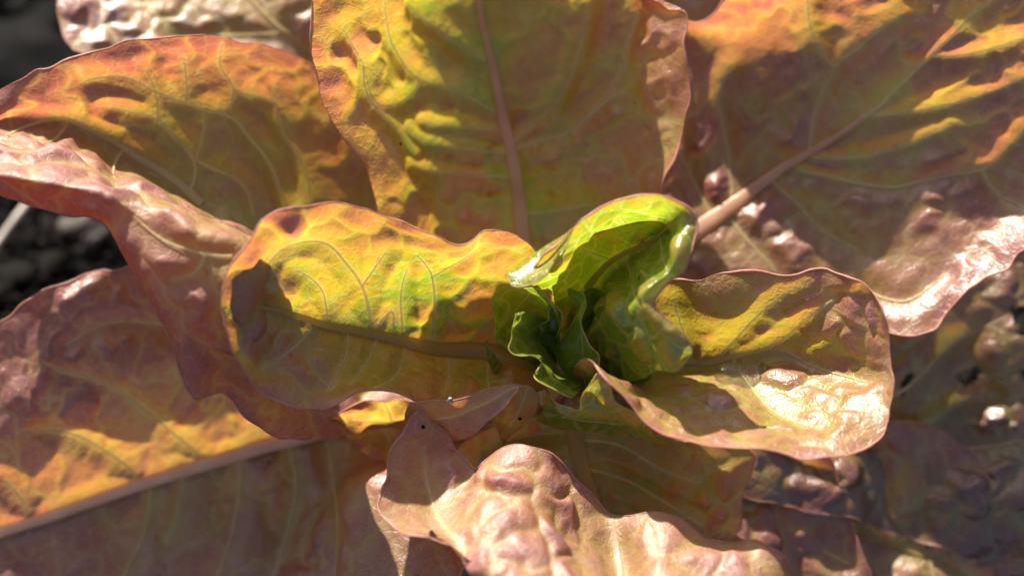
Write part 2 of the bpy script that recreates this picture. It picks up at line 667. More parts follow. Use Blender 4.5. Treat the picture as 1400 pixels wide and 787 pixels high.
for i, (x, y, r) in enumerate(((100, 312, .0042), (115, 306, .0035), (138, 318, .003), (128, 330, .0034))):
    p = soil_at(x, y)
    o = bpy.data.objects.new('pebble', peb[i % 2])
    COL.objects.link(o)
    o.location = (p.x, p.y, .001)
    o.scale = (r, r * .8, r * .8)
    o.rotation_euler = (0, 0, i * 1.3)
    o['label'] = 'small grey pebble on dark soil below the drooping leaf edge'
    o['category'] = 'pebble'
    o['group'] = 'grey pebbles under the drooping leaf'
# fine crumbs
g = np.random.default_rng(8)
cv, cf = [], []
for k in range(7000):
    if k < 5200:
        x, y = g.uniform(-.22, -.07), g.uniform(-.02, .20)
    else:
        x, y = g.uniform(.08, .18), g.uniform(-.08, .12)
    r = g.uniform(.0006, .0018)
    b = len(cv)
    c = np.array((x, y, -.003 + g.uniform(0, .003)))
    for v in ((1, 0, -.4), (-.6, .9, -.4), (-.5, -.8, -.4), (.1, .1, 1), (.6, .8, .3), (-.9, 0, .4)):
        cv.append(c + r * np.array(v) * g.uniform(.7, 1.3, 3))
    cf += [(b, b + 4, b + 3), (b + 4, b + 1, b + 3), (b + 1, b + 5, b + 3), (b + 5, b + 2, b + 3), (b + 2, b, b + 3),
           (b, b + 1, b + 4), (b + 1, b + 2, b + 5), (b, b + 2, b + 1)]
crumbs = link('soil_crumbs', cv, cf, CLOD, None, False)
crumbs['kind'] = 'stuff'
crumbs['label'] = 'loose dark soil crumbs covering the bed'
crumbs['category'] = 'soil'

STRAW = fibre_material('straw_grey', (.25, .22, .18), (.38, .34, .29), 0.7, 0.05)
a, b = soil_at(-60, 455), soil_at(78, 292)
a.z, b.z = .006, .016
path = [np.array(a) * (1 - t) + np.array(b) * t + np.array((0, 0, .003 * math.sin(t * 3))) for t in np.linspace(-.3, 1.5, 24)]
s = tube('dry_straw', path, [.0014 - .0004 * i / 24 for i in range(24)], STRAW, None, 8)
s['label'] = 'pale grey dry straw lying across the dark soil'
s['category'] = 'straw'

# ---------------------------------------------------------------- the lettuce
plant = bpy.data.objects.new('lettuce_plant', None)
COL.objects.link(plant)
plant.empty_display_size = .02
plant['label'] = 'red and green lettuce with blistered bronze leaves and bright green heart on dark soil'
plant['category'] = 'lettuce'
STEMG = fibre_material('stem_pale', (.30, .30, .12), (.42, .40, .20), .5, .1)
tube('stem', [(0, .002, -.02), (0, .002, .01), (0, .002, .025), (0, .003, .040)], [.011, .013, .014, .010], STEMG, plant, 14)

M_BACK = leaf_material('leaf_bronze_dusty', red=.42, span=.35, dust=1.2, rough=.48, trans=.18)
M_UL = leaf_material('leaf_bronze_olive', red=.24, span=.78, dust=.15, rough=.60, trans=.34, glow=.85)
M_TOP = leaf_material('leaf_olive_gold', red=.15, span=.66, dust=.3, rough=.36, trans=.40)
M_RIGHT = leaf_material('leaf_olive_mauve', red=.38, span=.66, dust=.5, rough=.40, trans=.36)
M_INL = leaf_material('leaf_gold_green', red=.12, span=.60, dust=.35, rough=.32, trans=.38, glow=.86)
M_INR = leaf_material('leaf_tan_rose', red=.34, span=.42, dust=.5, rough=.40, trans=.34, wet=.1, netw=.12, bump=.5)
M_HEART = leaf_material('leaf_heart_green', red=-.03, span=.30, dust=.05, rough=.27, trans=.36, mottle=.18, glow=.9, dark=.95, netw=.55)
M_CORE = leaf_material('leaf_core_green', red=-.08, span=.10, dust=.03, rough=.27, trans=.36, mottle=.10, dark=.85, glow=.8)
M_FORE = leaf_material('leaf_rose_bronze', red=.56, span=.36, dust=.6, rough=.58, trans=.30, netw=.15)
M_LOWL = leaf_material('leaf_bronze_low', red=.46, span=.70, dust=.6, rough=.42, trans=.38)
M_OLIVE = leaf_material('leaf_olive_base', red=.12, span=.55, dust=.15, rough=.36, trans=.45)
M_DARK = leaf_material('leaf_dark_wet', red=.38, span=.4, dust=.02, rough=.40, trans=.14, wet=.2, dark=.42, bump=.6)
M_DARK2 = leaf_material('leaf_brown_wet', red=.32, span=.6, dust=.02, rough=.42, trans=.25, wet=.1, dark=.85, bump=.55)

# leaf far behind, upper left
leaf(plant, [
    [(735, 575, -4.3), (740, 572, -4.4), (745, 570, -4.5), (752, 570, -4.4), (757, 572, -4.3)],
    [(560, 260, -6.5), (600, 240, -6.8), (630, 230, -7), (660, 230, -6.8), (690, 240, -6.5)],
    [(330, 140, -5.4), (390, 125, -5.9), (450, 100, -6.3), (500, 60, -6.3), (540, 40, -6.1)],
    [(105, 70, -4.9), (230, 60, -5.2), (360, 20, -5.7), (430, -30, -5.9), (470, -80, -5.8)],
    [(82, -5, -5.4), (170, -40, -5.7), (280, -70, -6.0), (350, -110, -6.1), (400, -150, -6.1)],
    [(100, -90, -5.9), (150, -110, -6.1), (220, -130, -6.3), (280, -150, -6.4), (330, -180, -6.4)]],
    M_BACK, rib=[(470, 95), (420, 68), (360, 15), (300, -50)], ribmat=VEIN, ribw=(.0009, .0005),
    veins=[[(395, 45), (330, 45), (250, 50)], [(370, 25), (350, -30)]], cells=.008, amp=.0026, amp2=.0004, edge=EDGE, seed=101,
    label='bumpy dusty bronze leaf behind the others')

# leaf behind the gap at the top
leaf(plant, [
    [(745, 575, -4.6), (755, 572, -4.7), (765, 575, -4.6)],
    [(800, 300, -6.6), (850, 300, -6.8), (900, 310, -6.6)],
    [(800, 60, -6.2), (900, 50, -6.6), (1000, 60, -6.2)],
    [(810, -60, -5.6), (930, -80, -6), (1060, -70, -5.6)],
    [(880, -160, -5.4), (950, -180, -5.4), (1020, -170, -5.4)]],
    M_BACK, rib=[(880, 100), (930, -60)], ribw=(.001, .0006), cells=.008, amp=.0016, edge=EDGE, seed=102)

# upper left leaf with its near half curling over
leaf(plant, [
    [(735, 560, -3.9), (733, 565, -4.0), (731, 572, -4.1), (728, 580, -4.0), (725, 586, -3.9), (722, 592, -3.8)],
    [(585, 300, -5.6), (570, 350, -5.3), (560, 430, -5.0), (545, 500, -4.4), (540, 545, -3.8), (545, 585, -3.6)],
    [(515, 190, -5.2), (500, 270, -5.0), (450, 400, -4.7), (425, 425, -3.8), (428, 510, -3.5), (478, 594, -3.1)],
    [(470, 120, -4.8), (450, 220, -4.6), (390, 368, -3.8), (368, 372, .4), (380, 490, -1.8), (440, 602, -2.5)],
    [(395, 74, -3.5), (360, 170, -3.6), (340, 318, -3.0), (336, 336, 1.0), (338, 460, .35), (365, 590, -1.5)],
    [(330, 55, -2.8), (290, 140, -3.1), (262, 272, -3.1), (268, 314, 1.2), (290, 420, .7), (306, 535, -.7)],
    [(255, 50, -2.3), (215, 120, -2.8), (195, 225, -3.1), (207, 282, .7), (235, 370, .9), (264, 543, 0)],
    [(165, 60, -2.1), (130, 120, -2.6), (110, 185, -2.9), (130, 254, .7), (160, 290, .8), (196, 385, .3)],
    [(75, 86, -2.0), (50, 130, -2.4), (30, 168, -2.7), (40, 240, .6), (90, 265, .6), (150, 312, .3)],
    [(-15, 140, -2.5), (-30, 165, -2.5), (-45, 185, -2.6), (-40, 233, .3), (0, 245, .2), (55, 282, 0)],
    [(-75, 200, -2.2), (-85, 208, -2.2), (-95, 215, -2.2), (-90, 232, -.6), (-70, 240, -.5), (-40, 250, -.4)]],
    M_UL, rib=[(276, 274), (262, 262), (230, 235), (190, 212), (165, 195), (130, 178), (95, 165), (50, 164), (10, 180)],
    ribmat=VEIN, ribw=(.0012, .00045),
    veins=[([(420, 305), (395, 280), (375, 230), (345, 190), (313, 160), (280, 153), (250, 143), (215, 130), (165, 108), (120, 112)], 1.5),
           ([(313, 160), (322, 125), (302, 92), (303, 60)], .9), [(322, 125), (345, 135), (372, 140), (400, 165)],
           ([(263, 258), (267, 222), (240, 192), (215, 167), (185, 158), (150, 150)], 1.0), [(267, 222), (280, 175), (278, 155)],
           [(215, 167), (213, 130), (200, 100)], [(267, 222), (300, 233), (335, 252), (350, 290)],
           [(170, 200), (158, 225), (165, 250)], ([(95, 165), (60, 190), (40, 175)], .8),
           ([(320, 352), (275, 352), (240, 340), (180, 300)], 1.1), [(275, 352), (265, 375), (235, 382)],
           [(430, 275), (415, 220), (390, 180), (380, 120)], [(255, 143), (256, 110), (250, 80)]],
    cells=.0115, amp=.0023, wave=.0007, amp2=.0002, ruffle=.0005, edge=EDGE, veinw=.00046, seed=103, blush_len=.028,
    label='bronze and gold blistered leaf with its near edge curled over')

# upright top leaf
leaf(plant, [
    [(728, 560, -3.8), (734, 558, -4.0), (740, 556, -4.1), (742, 555, -4.1), (745, 556, -4.1), (748, 558, -4.0), (754, 560, -3.8)],
    [(650, 430, -4.2), (680, 432, -4.5), (700, 434, -4.7), (728, 435, -4.7), (755, 434, -4.6), (790, 430, -4.4), (820, 425, -4.0)],
    [(535, 350, -3.0), (575, 345, -3.8), (625, 342, -4.5), (715, 338, -4.6), (790, 335, -4.3), (850, 330, -4.1), (895, 325, -3.8)],
    [(512, 262, -2.6), (560, 262, -3.5), (615, 256, -4.4), (705, 250, -4.6), (780, 250, -4.2), (850, 252, -3.8), (907, 255, -3.1)],
    [(450, 150, -1.7), (515, 155, -2.8), (600, 160, -4.3), (689, 160, -4.6), (770, 158, -4.3), (860, 152, -3.6), (940, 145, -2.8)],
    [(427, 50, -.9), (500, 50, -2.1), (590, 52, -4.1), (668, 55, -4.6), (760, 55, -4.3), (860, 50, -3.6), (943, 62, -2.7)],
    [(432, -40, -.4), (500, -45, -1.5), (580, -45, -3.7), (652, -40, -4.4), (750, -45, -4.0), (840, -20, -3.4), (935, 14, -2.7)],
    [(455, -120, -.2), (510, -130, -1.0), (580, -135, -2.6), (645, -135, -3.2), (730, -130, -2.9), (820, -80, -2.8), (878, 0, -3.0)],
    [(520, -200, -.2), (560, -210, -.4), (600, -215, -.8), (645, -215, -1.0), (700, -205, -1.2), (760, -160, -1.7), (830, -55, -2.6)]],
    M_TOP, rib=[(735, 470), (722, 380), (712, 320), (707, 270), (700, 220), (690, 165), (680, 110), (668, 60), (657, 10), (648, -50), (645, -120)],
    ribw=(.0028, .0006), ribmat=RIB,
    veins=[([(676, 152), (640, 132), (605, 120), (577, 112), (550, 80), (528, 20), (525, -30)], 1.3), ([(664, 82), (630, 62), (600, 40), (560, 5)], 1.1),
           ([(577, 112), (560, 135), (520, 145), (500, 90), (470, 40)], 1.0), [(500, 90), (505, 130), (545, 180), (570, 210)],
           [(690, 178), (640, 175), (580, 168)], [(698, 210), (640, 205), (590, 195), (560, 180)],
           [(705, 245), (650, 240), (600, 235), (565, 225)],
           ([(704, 190), (740, 160), (775, 110), (795, 50), (800, 10)], 1.0), ([(708, 200), (790, 170), (840, 110), (860, 50), (870, 20)], .8),
           [(790, 170), (820, 140), (850, 125)], [(715, 292), (760, 290), (800, 280)]],
    cells=.0135, amp=.0026, wave=.0012, amp2=.0002, ruffle=.0010, edge=EDGE, edge_r=.0003, seed=104, blush_len=.024,
    label='broad upright olive leaf with pink midrib and a gold side flap')

# big right leaf
leaf(plant, [
    [(748, 555, -4.0), (752, 558, -4.1), (756, 562, -4.2), (760, 566, -4.1), (764, 572, -4.0)],
    [(830, 400, -4.8), (840, 415, -5.0), (850, 430, -5.1), (862, 450, -5.0), (875, 480, -4.8)],
    [(880, 280, -4.9), (915, 295, -4.9), (955, 312, -4.8), (985, 345, -4.7), (1010, 410, -4.6)],
    [(895, 130, -4.6), (960, 195, -4.7), (1030, 255, -4.7), (1090, 320, -4.4), (1130, 440, -4.1)],
    [(912, 35, -4.4), (1010, 105, -4.6), (1115, 203, -4.4), (1190, 295, -4.0), (1215, 455, -3.4)],
    [(965, 27, -3.6), (1085, 60, -4.3), (1195, 148, -3.7), (1275, 245, -3.9), (1270, 455, -3.0)],
    [(1020, -25, -2.8), (1165, -5, -3.2), (1285, 68, -2.7), (1360, 190, -3.6), (1325, 392, -2.8)],
    [(1130, -110, -2.4), (1260, -95, -2.1), (1385, -25, -2.0), (1450, 110, -3.1), (1405, 335, -2.5)],
    [(1300, -190, -1.6), (1400, -170, -1.5), (1480, -100, -2.0), (1530, 20, -2.4), (1500, 200, -2.4)]],
    M_RIGHT, rib=[(862, 420), (915, 345), (950, 315), (985, 290), (1030, 258), (1075, 225), (1115, 203), (1150, 180), (1180, 158)],
    ribw=(.0036, .0007), ribmat=RIB,
    veins=[([(1165, 170), (1195, 148), (1240, 108), (1290, 62), (1345, 10), (1390, -30)], 1.7), ([(1105, 205), (1112, 160), (1140, 95), (1180, 60), (1230, 20)], 1.3), ([(1140, 95), (1115, 60), (1105, 10), (1110, -20)], 1.1),
           ([(1185, 158), (1240, 158), (1310, 145), (1400, 110)], 1.2), ([(1280, 82), (1340, 78), (1400, 55)], 1.1),
           ([(1090, 232), (1150, 245), (1220, 255), (1290, 240), (1345, 230), (1400, 180)], 1.3), ([(1110, 215), (1180, 215), (1250, 200), (1300, 175)], .9),
           [(1055, 250), (1090, 280), (1130, 320), (1170, 340)], [(975, 300), (950, 255), (928, 200), (925, 150)],
           [(1000, 285), (995, 200), (985, 120), (1000, 95)], [(1000, 300), (1030, 340), (1060, 370)], [(1340, 230), (1360, 260), (1400, 280)],
           [(1180, 395), (1235, 410), (1290, 370)]],
    cells=.0140, amp=.0027, wave=.0012, amp2=.0002, ruffle=.0009, edge=EDGE, edge_r=.0003, seed=105, blush_len=.03,
    label='large mauve and olive leaf with pink midrib')

# lower left leaf
leaf(plant, [
    [(722, 575, -4.2), (723, 582, -4.3), (725, 588, -4.4), (728, 594, -4.3), (731, 600, -4.2), (733, 604, -4.1)],
    [(600, 500, -5.0), (600, 545, -5.2), (605, 575, -5.3), (620, 600, -5.0), (645, 640, -3.4), (690, 670, -2.8)],
    [(470, 420, -4.6), (465, 510, -4.9), (470, 577, -5.2), (466, 650, -4.5), (497, 680, -2.9), (620, 800, -1.7)],
    [(370, 375, -4.1), (370, 490, -4.2), (375, 607, -5.1), (405, 710, -4.8), (466, 800, -2.7), (590, 870, -1.4)],
    [(280, 360, -3.9), (265, 490, -3.8), (270, 639, -5.0), (300, 750, -4.7), (370, 850, -4.3), (420, 900, -3.8)],
    [(185, 363, -3.8), (160, 510, -3.6), (165, 673, -4.9), (190, 790, -4.6), (220, 890, -4.4), (240, 940, -4.3)],
    [(92, 384, -3.7), (60, 530, -3.5), (55, 712, -4.7), (80, 825, -4.5), (90, 900, -4.4), (100, 950, -4.4)],
    [(0, 440, -3.5), (-35, 580, -3.8), (-50, 745, -4.4), (-30, 855, -4.4), (-15, 920, -4.4), (0, 970, -4.4)],
    [(-90, 540, -3.8), (-110, 640, -4.0), (-120, 770, -4.3), (-110, 860, -4.3), (-100, 900, -4.3), (-90, 930, -4.4)]],
    M_LOWL, rib=[(560, 575), (470, 578), (405, 598), (330, 620), (270, 638), (200, 660), (100, 695), (50, 712), (-30, 740)],
    ribw=(.0026, .0014), ribmat=RIBO, ribflat=.8,
    veins=[([(282, 628), (240, 595), (200, 565), (150, 530), (80, 510)], 1.6), ([(190, 655), (150, 622), (110, 600), (60, 590)], 1.5),
           ([(395, 610), (402, 670), (385, 740), (365, 800)], 1.3), ([(330, 630), (325, 690), (310, 750), (290, 800)], 1.3),
           ([(207, 662), (200, 710), (175, 770), (160, 800)], 1.2), ([(445, 595), (450, 660), (455, 730), (450, 800)], 1.0), ([(40, 705), (20, 670), (0, 655)], 1.2),
           ([(250, 640), (245, 690), (225, 740)], .8), ([(300, 470), (230, 445), (150, 440), (90, 470)], 1.1)],
    cells=.0125, amp=.0017, wave=.0007, amp2=.0002, ruffle=.0009, edge=EDGE, edge_r=.0003, seed=106, blush_len=.035,
    label='long bronze leaf with tan midrib reaching over bare soil')

# yellow sunlit leaf glimpsed below the left inner leaf
leaf(plant, [
    [(735, 585, -3.9), (735, 592, -4.0), (735, 600, -3.9)],
    [(620, 555, -3.8), (610, 590, -4.0), (610, 640, -4.0)],
    [(545, 548, -3.2), (535, 580, -3.5), (540, 640, -3.8)],
    [(480, 555, -2.8), (490, 580, -3.1), (510, 625, -3.5)],
    [(452, 572, -2.8), (465, 590, -3.0), (490, 612, -3.3)]],
    M_OLIVE, rib=[(600, 592), (560, 585), (520, 580), (480, 580)], ribmat=VEIN, ribw=(.0006, .0003), cells=.006, amp=.0018, ruffle=.0015, rfreq=110, edge=EDGE, seed=107,
    veins=[[(540, 582), (530, 560), (525, 550)], [(530, 582), (535, 605), (540, 640)]],
    label='yellow crinkled leaf under the left inner leaf')

# olive leaf at the foot of the heart
leaf(plant, [
    [(735, 560, -3.3), (755, 556, -3.6), (780, 552, -3.8), (805, 552, -3.6), (830, 556, -3.3)],
    [(650, 590, -2.8), (710, 580, -3.3), (785, 580, -3.7), (860, 580, -3.4), (950, 590, -3.2)],
    [(610, 640, -3.0), (700, 625, -3.0), (795, 630, -3.5), (890, 625, -3.2), (1033, 622, -3.4)],
    [(620, 720, -3.2), (710, 680, -3.1), (812, 680, -3.5), (920, 680, -3.2), (1015, 665, -3.5)],
    [(660, 800, -3.5), (730, 770, -3.4), (830, 750, -3.6), (930, 730, -3.4), (1010, 720, -3.6)],
    [(720, 850, -3.8), (770, 840, -3.8), (850, 830, -3.8), (930, 810, -3.8), (990, 780, -3.8)]],
    M_OLIVE, rib=[(780, 555), (786, 590), (796, 635), (812, 680), (830, 750)], ribmat=RIBG, ribw=(.0026, .0014),
    veins=[[(800, 640), (850, 655), (910, 690), (960, 720)], [(790, 600), (840, 605), (900, 640), (960, 660)], [(785, 590), (740, 590), (690, 600)]],
    cells=.0068, amp=.0017, wave=.001, amp2=.0002, ruffle=.0008, edge=EDGE, seed=108, blush_len=.02,
    label='olive leaf with brown outer edge below the heart')

# foreground leaf, curled back towards the heart
leaf(plant, [
    [(575, 558, -.9), (610, 592, -.9), (650, 640, -.9), (690, 616, -.5), (745, 617, -.4), (795, 655, -.5), (835, 700, -.5), (900, 704, .1), (985, 733, .5), (1050, 750, .5), (1095, 790, .4)],
    [(546, 595, -.7), (595, 622, -.8), (640, 660, -.7), (685, 640, -.2), (745, 645, -.1), (790, 685, -.2), (838, 730, -.2), (900, 730, .5), (985, 760, 1.0), (1050, 785, 1.0), (1085, 815, .8)],
    [(526, 650, -.2), (575, 668, -.3), (630, 690, -.2), (685, 685, .4), (745, 695, .5), (790, 730, .3), (845, 765, .2), (900, 770, 1.1), (980, 800, 1.5), (1040, 815, 1.4), (1070, 840, 1.1)],
    [(530, 690, 0.7), (575, 712, 0.7), (630, 730, 0.9), (685, 735, 1.4), (745, 750, 1.5), (795, 778, 1.3), (850, 805, 1.1), (900, 815, 1.7), (970, 840, 2.1), (1020, 850, 1.9), (1050, 860, 1.6)],
    [(560, 728, 1.4), (605, 745, 1.5), (640, 775, 1.6), (690, 795, 2.3), (745, 812, 2.5), (795, 828, 2.3), (855, 845, 1.7), (900, 860, 2.1), (960, 870, 2.3), (1000, 880, 2.1), (1030, 885, 1.8)],
    [(625, 750, 1.8), (650, 785, 1.9), (690, 830, 2.0), (720, 850, 2.4), (760, 870, 2.5), (800, 880, 2.4), (850, 890, 1.9), (890, 900, 2.1), (930, 900, 2.1), (960, 905, 2.0), (980, 905, 1.8)],
    [(690, 860, .2), (710, 880, .2), (735, 900, .2), (760, 910, .3), (790, 920, .3), (820, 930, .3), (850, 930, .2), (870, 930, .2), (890, 930, .2), (905, 930, .1), (920, 930, 0)],
    [(735, 760, -3.5), (740, 765, -3.5), (745, 770, -3.5), (750, 775, -3.5), (755, 780, -3.5), (760, 785, -3.5), (765, 785, -3.5), (770, 785, -3.5), (775, 785, -3.5), (780, 785, -3.5), (785, 785, -3.5)]],
    M_FORE, rib=[(836, 705), (842, 740), (850, 790), (855, 840)], ribmat=RIB, ribw=(.0004, .0010),
    veins=[([(640, 760), (598, 690), (582, 610)], .6)],
    cells=.0080, amp=.0024, wave=.0014, amp2=.0002, ruffle=.0010, edge=EDGE, edge_r=.0003, seed=109, free='UBL', blush_len=.03,
    holes=[(592, 745, 9, 20, 10)],
    label='rosy bumpy leaf curled back towards the heart')

# left inner leaf
leaf(plant, [
    [(742, 500, -2.6), (742, 508, -2.8), (742, 520, -3.1), (742, 532, -3.3), (745, 545, -3.2), (748, 556, -3.0)],
    [(736, 347, -1.1), (716, 366, -1.6), (700, 415, -2.4), (700, 475, -2.9), (708, 508, -2.4), (720, 540, -2.1)],
    [(662, 308, -.1), (655, 350, -1.0), (648, 410, -2.1), (640, 478, -2.6), (640, 515, -1.9), (660, 550, -1.5)],
    [(625, 323, .1), (617, 350, -.7), (610, 410, -1.8), (602, 472, -2.4), (600, 514, -1.7), (618, 549, -1.2)],
    [(583, 311, .2), (578, 350, -.6), (575, 410, -1.7), (565, 467, -2.1), (560, 512, -1.5), (578, 548, -.9)],
    [(500, 295, .5), (492, 340, -.2), (487, 400, -1.0), (480, 450, -1.4), (480, 505, -1.0), (505, 540, -.3)],
    [(425, 276, 1.0), (412, 325, .6), (407, 385, 0), (402, 436, -.4), (405, 500, -.2), (435, 562, .1)],
    [(362, 298, 1.4), (347, 340, 1.0), (338, 390, .7), (332, 428, .5), (345, 488, .5), (375, 550, .5)],
    [(322, 345, 1.5), (308, 376, 1.3), (300, 402, 1.2), (298, 427, 1.1), (303, 460, 1.0), (325, 497, .9)]],
    M_INL, rib=[(735, 510), (705, 485), (680, 478), (640, 476), (600, 473), (560, 465), (520, 457), (480, 450), (430, 440), (395, 428), (350, 420)],
    ribw=(.0030, .0006), ribmat=RIBG,
    veins=[([(512, 455), (500, 400), (480, 370), (455, 342), (415, 335), (385, 348), (368, 368)], 1.4), ([(452, 440), (448, 410), (430, 385), (405, 372)], .8),
           ([(592, 468), (595, 400), (588, 370), (570, 350)], 1.4), [(555, 455), (550, 405), (558, 370)], [(500, 400), (515, 370), (530, 350)],
           [(540, 462), (540, 430), (520, 450)], [(590, 385), (620, 365), (650, 340)],
           [(480, 455), (470, 495), (450, 530)], [(560, 468), (550, 500), (510, 535)], [(520, 460), (500, 500), (480, 525)], [(620, 478), (618, 505), (610, 530)],
           [(670, 480), (668, 510), (672, 535)], [(430, 445), (400, 480), (370, 500)]],
    cells=.0095, amp=.0019, wave=.0012, amp2=.0002, ruffle=.0011, rfreq=70, step=.0005, edge=EDGE, edge_r=.00026, seed=110, blush_len=.018,
    label='round golden inner leaf with olive midrib left of the heart')

# small pink leaf below it
leaf(plant, [
    [(560, 548, -.7), (552, 570, -1.0), (556, 605, -1.5)],
    [(610, 548, -.5), (600, 575, -.8), (606, 603, -1.3)],
    [(655, 538, -.5), (645, 567, -.6), (638, 598, -1.0)],
    [(690, 529, -.5), (678, 553, -.6), (664, 578, -.7)],
    [(713, 524, -.5), (706, 534, -.5), (697, 546, -.5)]],
    M_FORE, veins=[[(560, 580), (610, 575), (660, 555), (705, 530)]], cells=.006, amp=.0014, ruffle=.0004, edge=EDGE, edge_r=.00018, seed=111, step=.0005, free='UTL',
    label='small pointed pink leaf at the foot of the heart')
leaf(plant, [
    [(735, 575, -2.6), (738, 582, -2.7), (740, 590, -2.8)],
    [(670, 560, -1.3), (680, 590, -1.5), (690, 606, -2.0)],
    [(690, 533, -.9), (702, 560, -1.1), (706, 592, -1.7)],
    [(722, 528, -.8), (730, 545, -1.0), (724, 572, -1.4)]],
    M_OLIVE, veins=[[(700, 590), (715, 555), (722, 535)]], cells=.005, amp=.0006, edge=EDGEG, edge_r=.00018, seed=112, step=.0005,
    label='small rounded olive leaf behind the pointed pink one')

# right inner leaf
leaf(plant, [
    [(790, 500, -2.4), (788, 515, -2.7), (786, 530, -2.9), (784, 545, -2.8), (780, 558, -2.6)],
    [(905, 388, -1.7), (905, 425, -2.0), (905, 485, -2.6), (880, 535, -1.6), (822, 507, .8)],
    [(950, 383, -1.5), (950, 425, -1.8), (950, 492, -2.3), (925, 545, -.9), (868, 560, 1.0)],
    [(1005, 370, -1.2), (1005, 422, -1.5), (1005, 495, -2.1), (985, 555, -.6), (920, 597, 1.2)],
    [(1070, 372, -.9), (1070, 425, -1.2), (1065, 492, -1.7), (1050, 560, -.4), (985, 612, 1.3)],
    [(1130, 368, -.5), (1132, 425, -.7), (1130, 492, -1.2), (1120, 565, 0), (1065, 625, 1.3)],
    [(1172, 386, .2), (1182, 442, -.1), (1186, 500, -.4), (1178, 565, .3), (1145, 626, 1.3)],
    [(1199, 428, .6), (1213, 468, .5), (1221, 515, .5), (1217, 565, .6), (1197, 607, .9)]],
    M_INR, rib=[(800, 535), (860, 500), (905, 488), (950, 492), (1005, 488), (1065, 470), (1110, 430), (1135, 412)], ribmat=VEIN, ribw=(.0012, .0003),
    veins=[[(985, 490), (1040, 430), (1085, 395), (1110, 385)], [(940, 490), (925, 440), (920, 410)], [(1065, 480), (1120, 500), (1180, 520)], [(1000, 492), (1050, 545), (1120, 580)]],
    cells=.0068, amp=.0017, wave=.001, amp2=.0002, ruffle=.0009, edge=EDGE, edge_r=.0003, seed=113, step=.0005, blush_len=.02,
    label='glossy tan cupped inner leaf right of the heart')

# pale ruffled flap under its near edge
leaf(plant, [
    [(752, 540, -.5), (744, 560, -1.1), (735, 572, -1.8)],
    [(772, 556, -.1), (760, 572, -.7), (755, 582, -1.6)],
    [(792, 562, .1), (785, 575, -.5), (785, 588, -1.4)],
    [(800, 532, .3), (808, 562, -.2), (820, 592, -1.2)],
    [(822, 506, .5), (838, 562, .1), (862, 596, -.9)],
    [(842, 545, .4), (872, 578, .1), (895, 599, -.7)],
    [(880, 575, .2), (895, 588, 0), (912, 600, -.6)]],
    M_HEART, cells=.005, amp=.0010, ruffle=.0006, rfreq=140, edge=EDGEG, edge_r=.0002, seed=114, step=.0005, free='U',
    veins=[[(765, 578), (800, 582), (850, 588)]],
    label='pale green ruffled flap beside the heart')

# heart leaf with broad folded rim
leaf(plant, [
    [(768, 470, -3.0), (774, 466, -3.1), (780, 462, -3.2), (786, 460, -3.2), (792, 460, -3.2), (796, 464, -3.2), (798, 470, -3.1), (800, 480, -3.0), (805, 495, -2.8), (812, 510, -2.6)],
    [(752, 402, -1.5), (766, 404, -1.9), (785, 400, -2.2), (805, 395, -2.3), (820, 394, -2.3), (822, 402, -2.1), (820, 418, -1.8), (815, 445, -1.5), (828, 480, -1.6), (845, 518, -1.8)],
    [(735, 388, -.7), (762, 388, -1.0), (797, 368, -1.3), (838, 342, -1.5), (872, 340, -1.4), (872, 362, -1.0), (855, 388, -.6), (842, 420, -.4), (856, 468, -.5), (880, 516, -.9)],
    [(712, 384, -.1), (757, 372, -.1), (800, 332, -.3), (850, 304, -.5), (900, 297, -.4), (915, 322, -.1), (898, 368, .6), (868, 410, .8), (896, 460, .7), (902, 505, .2)],
    [(728, 380, .1), (756, 362, .3), (795, 318, .4), (847, 290, .4), (902, 281, .6), (932, 300, .9), (921, 360, 1.3), (880, 408, 1.3), (922, 468, 1.1), (915, 507, .8)],
    [(722, 374, .2), (752, 347, .6), (788, 308, .8), (843, 277, .9), (903, 266, 1.1), (949, 298, 1.0), (937, 366, 1.1), (895, 412, 1.2), (943, 474, .9), (924, 508, .7)]],
    M_HEART, rib=[(805, 400), (838, 360), (865, 342), (890, 325), (912, 306), (925, 295)], ribmat=RIBG, ribw=(.0012, .0003),
    veins=[([(850, 352), (858, 380), (862, 410), (880, 440)], .7), ([(835, 362), (815, 350), (795, 345)], .6), ([(880, 332), (860, 315), (850, 300)], .6), ([(895, 322), (900, 345), (905, 365)], .6), ([(862, 345), (838, 328), (818, 322)], .6)],
    cells=.0060, amp=.0020, amp2=.0003, ruffle=.0006, edge=EDGE, edge_r=.00028, seed=115, step=.00045, free='T', blush_len=.006,
    label='bright green heart leaf with broad folded rim')

# unseen leaf added behind the heart leaf to keep sun off its back
leaf(plant, [
    [(762, 480, -3.3), (776, 474, -3.4), (790, 470, -3.5), (804, 470, -3.5), (815, 476, -3.4)],
    [(752, 404, -2.2), (785, 398, -2.6), (815, 390, -2.8), (840, 388, -2.6), (865, 396, -2.2)],
    [(750, 372, -1.0), (798, 352, -1.5), (845, 338, -1.8), (885, 338, -1.5), (915, 352, -.8)],
    [(760, 350, -.3), (800, 324, -.5), (850, 306, -.6), (905, 302, -.5), (932, 325, 0)]],
    M_HEART, cells=.006, amp=.0008, ruffle=.0006, edge=EDGEG, edge_r=.0002, seed=126, step=.0006, free='UTL',
    label='unseen green leaf added to shade the back of the heart leaf')

